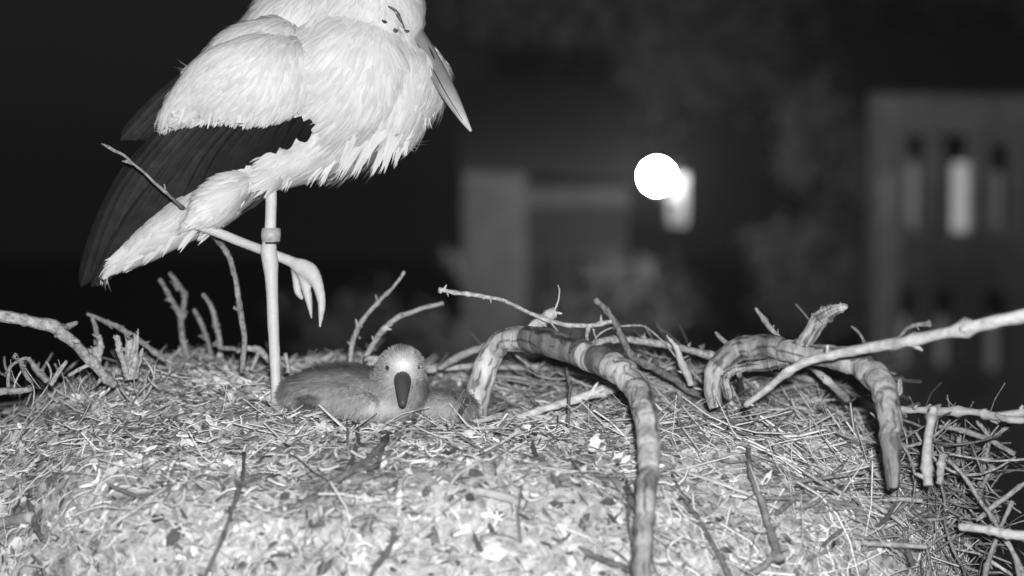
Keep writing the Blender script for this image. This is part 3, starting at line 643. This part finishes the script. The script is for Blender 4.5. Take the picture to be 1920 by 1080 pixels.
loft(bl, [(770, 52, -.03, 17, .012), (796, 92, -.042, 17, .012), (822, 140, -.058, 17, .010), (846, 182, -.073, 14, .008), (868, 221, -.088, 8, .005), (882, 244, -.095, 3, .002)], sides=18)
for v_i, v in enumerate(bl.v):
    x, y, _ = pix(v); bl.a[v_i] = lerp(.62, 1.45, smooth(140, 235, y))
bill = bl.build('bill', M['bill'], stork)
gp = MB(); q = catmull([(776, 74, 0, 0), (806, 118, 0, 0), (838, 178, 0, 0), (872, 232, 0, 0)], 6)
def snap_line(mb, pts, target, r, off=.0002, n=5, sh=1):
    bt = BVHTree.FromPolygons([tuple(v) for v in target.v], target.f)
    ps = []
    for a in catmull(pts, n):
        dr = (P(a[0], a[1], 1) - CAM).normalized(); h = bt.ray_cast(CAM, dr)
        if h[0] is not None: ps.append(h[0] - dr * off)
    if len(ps) > 1: tube(mb, ps, [r * (1 - .6 * abs(2 * i / (len(ps) - 1) - 1)) for i in range(len(ps))], 6, sh=sh)
snap_line(gp, [(778, 76), (806, 120), (838, 178), (868, 226)], bl, .0007)
gp.build('bill_slit', M['dark'], bill)
no = MB(); snap_line(no, [(804, 88), (810, 100), (815, 112)], bl, .0014); no.build('nostril', M['dark'], bill)
ey = MB()
snap_line(ey, [(728, 12), (742, 21), (750, 36), (758, 53)], sbody, .0026, .0018)
snap_line(ey, [(737, 55), (742, 57), (747, 57)], sbody, .0032, .0012)
snap_line(ey, [(758, 56), (763, 58), (768, 58)], sbody, .0026, .0008)
ey.build('eye', mat('eyelid_skin', .10, .7, 300, .5, 1.6, attr=False), stork)
er = MB(); snap_line(er, [(716, 38), (722, 41), (727, 40)], sbody, .0022, .0016); er.build('face_spot', M['dark'], stork)
rg = MB()
def ringat(x, y0, y1, d, r):
    tube(rg, [P(x, y0, d), P(x, (y0 + y1) / 2, d), P(x, y1, d)], [r, r * 1.08, r], 18, rough=.12)
ringat(508, 428, 453, SD - .05, .0112)
rgo = rg.build('leg_ring', M['ring'], stork)
rb = MB(); tube(rb, [P(508, 454, SD - .05), P(508, 458, SD - .05)], [.0105, .0105], 16); rb.build('ring_edge', M['dark'], rgo)
# legs get the smooth skin material
me = stork.data; me.materials.append(M['skin']); o0 = Vector(stork['_org'])
for pl in me.polygons:
    x, y, d = pix(pl.center + o0)
    if legzone(x, y, d): pl.material_index = 1
# ------------------------------------------------------------------ CHICKS
def chick(label, vols, downs, D0, org):
    mb = MB()
    for v in vols: loft(mb, v, sides=18, D0=D0)
    body, info = remeshed(mb, 0.0028, 8)
    o = body.build('stork_chick', M['down'], origin=org); tag(o, label, 'chick', 'chicks lying in the nest')
    fz = MB()
    for i in range(downs):
        p, n = random.choice(info)
        if n.y > .5: continue
        x, y, d = pix(p)
        f = RT * (-.6 + random.gauss(0, .4)) - UP * (.6 + random.gauss(0, .3))
        hd = abs(x - 752) < 55 and y < 712
        if hd: f = UP * .3 + RT * (x - 752) / 60 + FWD * 1.
        blade(fz, p, n, f, ru(.002, .005) if hd else ru(.005, .013), ru(.0010, .0022), ru(.25, .8), .1, ru(.85, 1.12) , segs=3, tw=ru(-.3, .3))
    fz.build('down', M['down'], o)
    return o, body
CD = 2.36
ch, chb = chick('grey downy chick sitting beside the standing leg, dark bill towards the viewer',
     [[(570, 735, .05, 32, .04), (610, 732, .03, 44, .06), (660, 735, .01, 50, .065), (710, 745, -.01, 42, .055)],
      [(752, 691, -.03, 43, .036), (750, 704, -.03, 48, .040), (749, 735, -.025, 49, .038)],
      [(745, 730, -.02, 46, .04), (735, 760, -.02, 40, .04)],
      [(590, 735, -.02, 20, .02), (640, 748, -.045, 30, .02), (690, 762, -.055, 22, .014)], [(690, 772, -.04, 20, .02), (745, 768, -.04, 18, .02)]], 14000, CD, P(680, 790, 2.36))
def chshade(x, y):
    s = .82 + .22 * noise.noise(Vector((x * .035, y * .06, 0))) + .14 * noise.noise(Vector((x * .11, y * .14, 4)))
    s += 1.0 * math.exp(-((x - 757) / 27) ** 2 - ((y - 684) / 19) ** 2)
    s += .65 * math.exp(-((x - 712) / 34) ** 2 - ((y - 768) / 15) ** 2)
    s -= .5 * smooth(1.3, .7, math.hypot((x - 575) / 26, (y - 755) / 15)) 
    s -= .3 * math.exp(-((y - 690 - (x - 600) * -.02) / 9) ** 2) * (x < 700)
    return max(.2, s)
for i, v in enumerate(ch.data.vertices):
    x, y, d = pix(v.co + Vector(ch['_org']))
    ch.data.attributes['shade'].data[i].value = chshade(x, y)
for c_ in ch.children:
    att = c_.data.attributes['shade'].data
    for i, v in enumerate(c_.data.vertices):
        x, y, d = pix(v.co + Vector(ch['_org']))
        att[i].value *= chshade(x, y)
cb = MB()
loft(cb, [(754, 706, -.042, 15, .012), (754.5, 713, -.066, 16, .011), (755, 724, -.078, 14.5, .010), (755, 740, -.088, 11, .008), (755, 757, -.095, 7.5, .006)], sides=16, D0=CD)
cbo = cb.build('bill', M['chickbill'], ch)
bt_ = MB(); snap_line(bt_, [(740, 718), (744, 740), (749, 762)], cb, .0006); bt_.build('bill_slit', M['dark'], cbo)
for ex, ey_ in ((726, 690), (784, 690)):
    e = MB(); snap_line(e, [(ex - 1, ey_ - 4), (ex, ey_), (ex + 1, ey_ + 5)], chb, .0026, .002); e.build('eye', M['dark'], ch)
ch2, ch2b = chick('smaller pale chick slumped between its sibling and the bent branch',
     [[(800, 762, .0, 24, .03), (830, 760, .0, 27, .035), (860, 764, .0, 22, .03)], [(868, 756, .01, 19, .022), (880, 768, .01, 15, .018)]], 5000, 2.37, P(830, 790, 2.37))
b2 = MB(); loft(b2, [(872, 752, -.01, 8, .006), (866, 766, -.025, 7, .006), (862, 779, -.035, 4, .004)], D0=2.37, sides=12); b2.build('bill', M['chickbill'], ch2)
e = MB(); snap_line(e, [(852, 746), (855, 750), (857, 753)], ch2b, .0024, .002); e.build('eye', M['dark'], ch2)
# ------------------------------------------------------------------ BACKGROUND
def box(mb, c, s, yaw=0, sh=1.0):
    R = Matrix.Rotation(yaw, 3, 'Z'); vs = []
    for dx in (-.5, .5):
        for dy in (-.5, .5):
            for dz in (-.5, .5): vs.append(Vector(c) + R @ Vector((dx * s[0], dy * s[1], dz * s[2])))
    mb.add(vs, [(0, 1, 3, 2), (4, 6, 7, 5), (0, 4, 5, 1), (2, 3, 7, 6), (0, 2, 6, 4), (1, 5, 7, 3)], sh)
M['render'] = mat('rendered_wall', 0.55, 0.9, 3, 0.7, 1.2, attr=True, bump=.2)
M['glass'] = bpy.data.materials.new('window_glass'); M['glass'].use_nodes = True
b_ = M['glass'].node_tree.nodes['Principled BSDF']; b_.inputs['Base Color'].default_value = (.02, .02, .02, 1); b_.inputs['Roughness'].default_value = .08
M['frame'] = mat('window_frame', 0.7, 0.5, 5, .9, 1.05, attr=False)
M['roof'] = mat('roof_tiles', 0.05, 0.8, 8, .6, 1.3, attr=False)
M['metal'] = mat('painted_metal', 0.004, 0.98, 8, .8, 1.2, attr=False, spec=0)
M['bark'] = mat('tree_bark', 0.08, 0.9, 8, .6, 1.3, attr=False)
M['leaf'] = mat('foliage', 0.30, 0.7, attr=True)
M['curtain'] = mat('net_curtain', 0.75, 0.9, 3, .8, 1.1, attr=True)
lm = bpy.data.materials.new('lit_curtain'); lm.use_nodes = True; lb = lm.node_tree.nodes['Principled BSDF']; M['lit'] = lm     # glow added for the pale window stripes, no lamp behind
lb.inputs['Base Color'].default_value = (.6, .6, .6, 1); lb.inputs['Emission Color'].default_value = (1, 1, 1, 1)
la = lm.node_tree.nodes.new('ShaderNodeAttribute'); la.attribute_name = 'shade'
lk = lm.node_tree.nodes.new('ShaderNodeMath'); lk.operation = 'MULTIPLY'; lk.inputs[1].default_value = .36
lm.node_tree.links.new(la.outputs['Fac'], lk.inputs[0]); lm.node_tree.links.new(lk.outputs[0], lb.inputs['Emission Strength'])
# apartment house at right
A0 = Vector((5.67, 30.0, 0)); A1 = Vector((11.6, 30.9, 0)); ad = (A1 - A0).normalized(); yaw = math.atan2(ad.y, ad.x); an = Vector((ad.y, -ad.x, 0))
LW = (A1 - A0).length
def s_at(px):     # parameter along the facade seen at pixel column px
    k = (px - 960) / F / math.cos(PITCH) ; return (k * A0.y - A0.x) / (ad.x - k * ad.y)
def z_at(py, dist): return CAM.z + (361 - py) / F * dist
apt = empty('apartment_house', A0)
wins = []
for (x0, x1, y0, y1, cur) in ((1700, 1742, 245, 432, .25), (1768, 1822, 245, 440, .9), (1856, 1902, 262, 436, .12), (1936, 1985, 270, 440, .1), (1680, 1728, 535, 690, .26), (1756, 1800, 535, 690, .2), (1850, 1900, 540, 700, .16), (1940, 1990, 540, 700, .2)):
    a, b = s_at(x0), s_at(x1); dm = A0.y + ad.y * (a + b) / 2
    wins.append((a, b, z_at(y1, dm), z_at(y0, dm), cur, x0))
TOP = z_at(178, 30.0)
wl = MB()
cols = sorted([(w_[0], w_[1]) for w_ in wins if w_[2] > 7.4])
def wallseg(a, b, z0, z1, th=.4, off=0.0, sh=1.0):
    c = A0 + ad * ((a + b) / 2) - an * (th / 2 - off); box(wl, (c.x, c.y, (z0 + z1) / 2), (b - a, th, z1 - z0), yaw, sh)
for band, (zb, zt) in (('up', (7.0, TOP)), ('low', (0, 7.0))):
    ws = sorted([w_ for w_ in wins if (w_[2] > 7.0) == (band == 'up')])
    cur = 0
    for w_ in ws:
        wallseg(cur, w_[0], zb, zt); wallseg(w_[0], w_[1], zb, w_[2]); wallseg(w_[0], w_[1], w_[3], zt); cur = w_[1]
    wallseg(cur, LW, zb, zt)
box(wl, (A0 + ad * (LW / 2 + .4) - an * 1.4).to_tuple()[:2] + (TOP / 2,), (LW - .8, 1.98, TOP - .01), yaw)
wl.build('wall', M['render'], apt, smooth_=False)
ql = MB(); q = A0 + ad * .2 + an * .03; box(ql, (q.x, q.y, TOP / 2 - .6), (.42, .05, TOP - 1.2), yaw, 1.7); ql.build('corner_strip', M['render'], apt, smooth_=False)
for (a, b, z0, z1, cur, x0) in wins:
    c = A0 + ad * ((a + b) / 2); zc = (z0 + z1) / 2
    fr = MB(); wd = b - a; t = .05; dd = c - an * .15
    for (ox, oz, sx, sz) in ((-wd / 2 + t / 2, 0, t, z1 - z0 - .004), (wd / 2 - t / 2, 0, t, z1 - z0 - .004), (0, (z1 - z0) / 2 - t / 2, wd - 2 * t, t), (0, -(z1 - z0) / 2 + t / 2, wd - 2 * t, t)):
        q = dd + ad * ox; box(fr, (q.x, q.y, zc + oz), (sx, .06, sz), yaw)
    q = c + an * .05; box(fr, (q.x, q.y, z0 - .03), (wd + .1, .22, .05), yaw)
    f_ = fr.build('window', M['frame'], apt, smooth_=False)
    gl = MB(); q = c - an * .3; box(gl, (q.x, q.y, zc), (wd - .01, .01, z1 - z0 - .01), yaw); gl.build('pane', M['glass'], f_, smooth_=False)
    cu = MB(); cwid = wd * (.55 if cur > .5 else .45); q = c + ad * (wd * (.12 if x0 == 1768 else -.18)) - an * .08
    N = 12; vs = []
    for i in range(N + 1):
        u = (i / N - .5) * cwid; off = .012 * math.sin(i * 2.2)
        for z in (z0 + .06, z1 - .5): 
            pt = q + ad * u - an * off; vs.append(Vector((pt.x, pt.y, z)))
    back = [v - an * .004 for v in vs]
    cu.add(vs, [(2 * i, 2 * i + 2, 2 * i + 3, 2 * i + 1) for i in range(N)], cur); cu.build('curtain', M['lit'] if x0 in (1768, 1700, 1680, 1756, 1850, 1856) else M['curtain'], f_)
rf = MB(); q = A0 + ad * LW / 2 - an * 3.9
zr = TOP
vs = [A0 + an * .5 - ad * .4 + Vector((0, 0, zr)), A1 + an * .5 + ad * .4 + Vector((0, 0, zr)), A1 - an * 2.8 + ad * .4 + Vector((0, 0, zr)), A0 - an * 2.8 - ad * .4 + Vector((0, 0, zr)),
      A0 - an * 1.2 - ad * .4 + Vector((0, 0, zr + 1.1)), A1 - an * 1.2 + ad * .4 + Vector((0, 0, zr + 1.1))]
rf.add(vs, [(0, 3, 2, 1), (0, 1, 5, 4), (2, 3, 4, 5), (0, 4, 3), (1, 2, 5)]); rf.build('roof', M['roof'], apt, smooth_=False)
tag(apt, 'blurred tall house at the right edge with two rows of narrow windows', 'house')
# house in the middle with a pale bay
HY = 26.0
def wx(px, d=HY): return (px - 960) / F * d
hs = empty('gabled_house', (wx(930), HY, 0))
hb = MB(); zt = z_at(322, HY); box(hb, ((wx(868) + wx(988)) / 2, HY + .6, zt / 2), (wx(988) - wx(868), 1.2, zt), 0, .16); hb.build('bay', M['render'], hs, smooth_=False)
hw = MB(); zw = z_at(344, HY)
x0, x1 = wx(988) + .003, wx(1182)
box(hw, ((x0 + x1) / 2, HY + 3, zw / 2), (x1 - x0, 5, zw), 0, .05); hw.build('wall', M['render'], hs, smooth_=False)
he = MB(); box(he, ((x0 + x1) / 2, HY + .3, z_at(372, HY)), (x1 - x0, .35, .28), 0, .12); he.build('eave', M['render'], hs, smooth_=False)
for px0, px1 in ((1005, 1050), (1075, 1125)):
    q = MB(); box(q, ((wx(px0) + wx(px1)) / 2, HY + .49, z_at(520, HY)), (wx(px1) - wx(px0), .06, .7), 0); wv = q.build('window', M['frame'], hs, smooth_=False)
    wv.data.materials[0] = M['roof']
    q = MB(); box(q, ((wx(px0) + wx(px1)) / 2, HY + .45, z_at(520, HY)), (wx(px1) - wx(px0) - .08, .03, .62), 0); q.build('pane', M['glass'], wv, smooth_=False)
hr = MB(); xa, xb = wx(860), wx(1200); za = z_at(318, HY)
hr.add([Vector((xa, HY - .2, za)), Vector((xb, HY - .2, za - .15)), Vector((xb, HY + 6, za - .15)), Vector((xa, HY + 6, za)), Vector((xa, HY + 3, za + 1.4)), Vector((xb, HY + 3, za + 1.3))],
       [(0, 3, 2, 1), (0, 1, 5, 4), (2, 3, 4, 5), (0, 4, 3), (1, 2, 5)]); hr.build('roof', M['roof'], hs, smooth_=False)
tag(hs, 'blurred dark house left of the lamp with a pale upright bay', 'house')
# street lamp
LD = 22.0; lx = wx(1232, LD); lz = z_at(331, LD)
lamp = empty('street_lamp', (lx + .15, LD + .3, 0))
def sphere(mb, c, r, nu=28, nv=16):
    vs = []; fs = []
    for i in range(1, nv):
        for j in range(nu):
            a = math.pi * i / nv; b = 2 * math.pi * j / nu
            vs.append(Vector(c) + Vector((math.sin(a) * math.cos(b), math.sin(a) * math.sin(b), math.cos(a))) * r)
    vs.append(Vector(c) + Vector((0, 0, r))); vs.append(Vector(c) - Vector((0, 0, r)))
    T = len(vs) - 2
    for i in range(nv - 2):
        for j in range(nu):
            j2 = (j + 1) % nu; fs.append((i * nu + j, (i + 1) * nu + j, (i + 1) * nu + j2, i * nu + j2))
    for j in range(nu):
        j2 = (j + 1) % nu; fs.append((T, j, j2)); fs.append((T + 1, (nv - 2) * nu + j2, (nv - 2) * nu + j))
    mb.add(vs, fs)
em = bpy.data.materials.new('lit_globe'); em.use_nodes = True
eb = em.node_tree.nodes['Principled BSDF']; eb.inputs['Base Color'].default_value = (.8, .8, .8, 1)
eb.inputs['Emission Color'].default_value = (1, 1, 1, 1); eb.inputs['Emission Strength'].default_value = 850
sm_ = MB(); sphere(sm_, (lx, LD, lz), .15); sm_.build('globe', em, lamp)
hsg = MB(); px_ = wx(1271, LD + .35); box(hsg, (px_, LD + .4, (z_at(325, LD) + z_at(425, LD)) / 2), (.22, .12, z_at(325, LD) - z_at(425, LD))); 
hsg.build('housing', mat('lamp_housing', .012, .6, 6, .8, 1.2, attr=False), lamp, smooth_=False)
pl_ = MB(); tube(pl_, [Vector((px_, LD + .56, 0)), Vector((px_, LD + .56, lz * .5)), Vector((px_, LD + .56, lz + .2))], [.07, .05, .035], 12); pl_.build('pole', M['metal'], lamp)
br_ = MB(); tube(br_, [Vector((px_, LD + .34, lz - .3)), Vector((lx + .05, LD + .15, lz - .3)), Vector((lx, LD, lz - .19))], [.02, .02, .03], 8); br_.build('bracket', M['metal'], lamp)
tag(lamp, 'glaring round street lamp on a pole beyond the nest', 'street lamp')
# trees and bushes
def tree(name, label, cat, x, d, z0, lobes, nleaf, size, trunk=True, sh=1.0):
    """lobes: (px, py, r_m)"""
    X = wx(x, d); r0 = empty(name, (X, d, 0))
    cr = MB()
    L = [(wx(a, d), d + ru(-.4, .4), z_at(b, d), r) for a, b, r in lobes]
    tw_ = sum(l[3] ** 2 for l in L)
    for l in L:
        for _ in range(int(nleaf * l[3] ** 2 / tw_)):
            v = Vector((random.gauss(0, 1), random.gauss(0, 1), random.gauss(0, 1))).normalized() * l[3] * (rnd() ** .45)
            v *= 1 + .9 * noise.noise(v.normalized() * 1.8 + Vector((l[0] * 3, l[2], 0)))
            c = Vector(l[:3]) + v; t = Vector((random.gauss(0, 1), random.gauss(0, 1), random.gauss(0, 1))).normalized(); s = t.orthogonal().normalized(); q = size * ru(.6, 1.3)
            cr.add([c - t * q, c + s * q * .5, c + t * q, c - s * q * .5], [(0, 1, 2, 3)], sh * random.choice((.6, .9, 1.2, 1.5)))
    cr.build('crown', M['leaf'], r0, smooth_=False)
    tk = MB(); zt = max(l[2] for l in L)
    tube(tk, [Vector((X, d, 0)), Vector((X + .1, d, zt * .5)), Vector((X, d, zt * .9))], [.16 if trunk else .05, .1 if trunk else .03, .03], 9, rough=.2)
    for l in L:
        b = Vector((X, d, max(.2, l[2] - l[3] * 1.5))); tube(tk, [b, (b + Vector(l[:3])) / 2 + Vector((0, 0, .1)), Vector(l[:3])], [.06, .04, .015], 6)
    tk.build('trunk', M['bark'], r0)
    tag(r0, label, cat)
tree('leafy_tree', 'blurred leafy tree between the lamp and the house at right', 'tree', 1570, 31.5, 0,
     [(1510, 230, .5), (1545, 180, .4), (1490, 300, .45), (1610, 330, .55), (1650, 170, .3), (1590, 260, .35), (1560, 450, .7), (1470, 470, .6), (1520, 560, .8), (1600, 540, .6)], 3800, .12, sh=1.2)
tree('tall_tree', 'tall faint tree at the top behind the bill of the stork', 'tree', 1010, 34, 0,
     [(930, 20, .8), (1010, 40, 1.0), (980, 130, .8), (1110, 190, .9), (1060, 100, .9), (1250, 120, 1.3), (1180, 30, 1.2), (1380, 60, 1.3)], 4200, .13, sh=.8)
tree('dark_tree', 'dark tree top above the roof at the upper right', 'tree', 1750, 40, 0, [(1700, 60, 1.2), (1850, 60, 1.0), (1600, 60, 1.3), (1500, 100, 1.2), (1840, 110, .6)], 2600, .15, sh=.5)
tree('light_bush', 'pale blurred bush below the lamp', 'bush', 1170, 24, 0, [(1145, 510, .35), (1195, 520, .3), (1165, 590, .5), (1250, 600, .55), (1080, 620, .5)], 1500, .07, False, .12)
tree('round_bush', 'dark rounded bush in front of the pale bay', 'bush', 860, 23.5, 0, [(800, 640, .45), (960, 690, .5), (1060, 690, .45), (700, 650, .6), (600, 640, .6), (840, 490, .14), (880, 690, .35)], 2600, .07, False, .12)
tree('corner_bush', 'dark bush left of the foot of the house at right', 'bush', 1560, 31, 0, [(1580, 690, .6), (1460, 680, .7), (1380, 700, .6)], 1900, .07, False, .12)
# ------------------------------------------------------------------ thin haze volume added for lamp glow and lifted blacks
hz = MB(); box(hz, (0, 24, 8), (60, 60, 18.4))
hm = bpy.data.materials.new('mist'); hm.use_nodes = True; hn = hm.node_tree; hn.nodes.remove(hn.nodes['Principled BSDF'])
pv = hn.nodes.new('ShaderNodeVolumePrincipled'); pv.inputs['Color'].default_value = (.9, .9, .9, 1); pv.inputs['Density'].default_value = 0.0007
pv.inputs['Anisotropy'].default_value = 0.3
hn.links.new(pv.outputs[0], hn.nodes['Material Output'].inputs['Volume'])
tag(hz.build('haze', hm, smooth_=False), kind='stuff')
for o in bpy.data.objects:
    if '_org' in o: del o['_org']
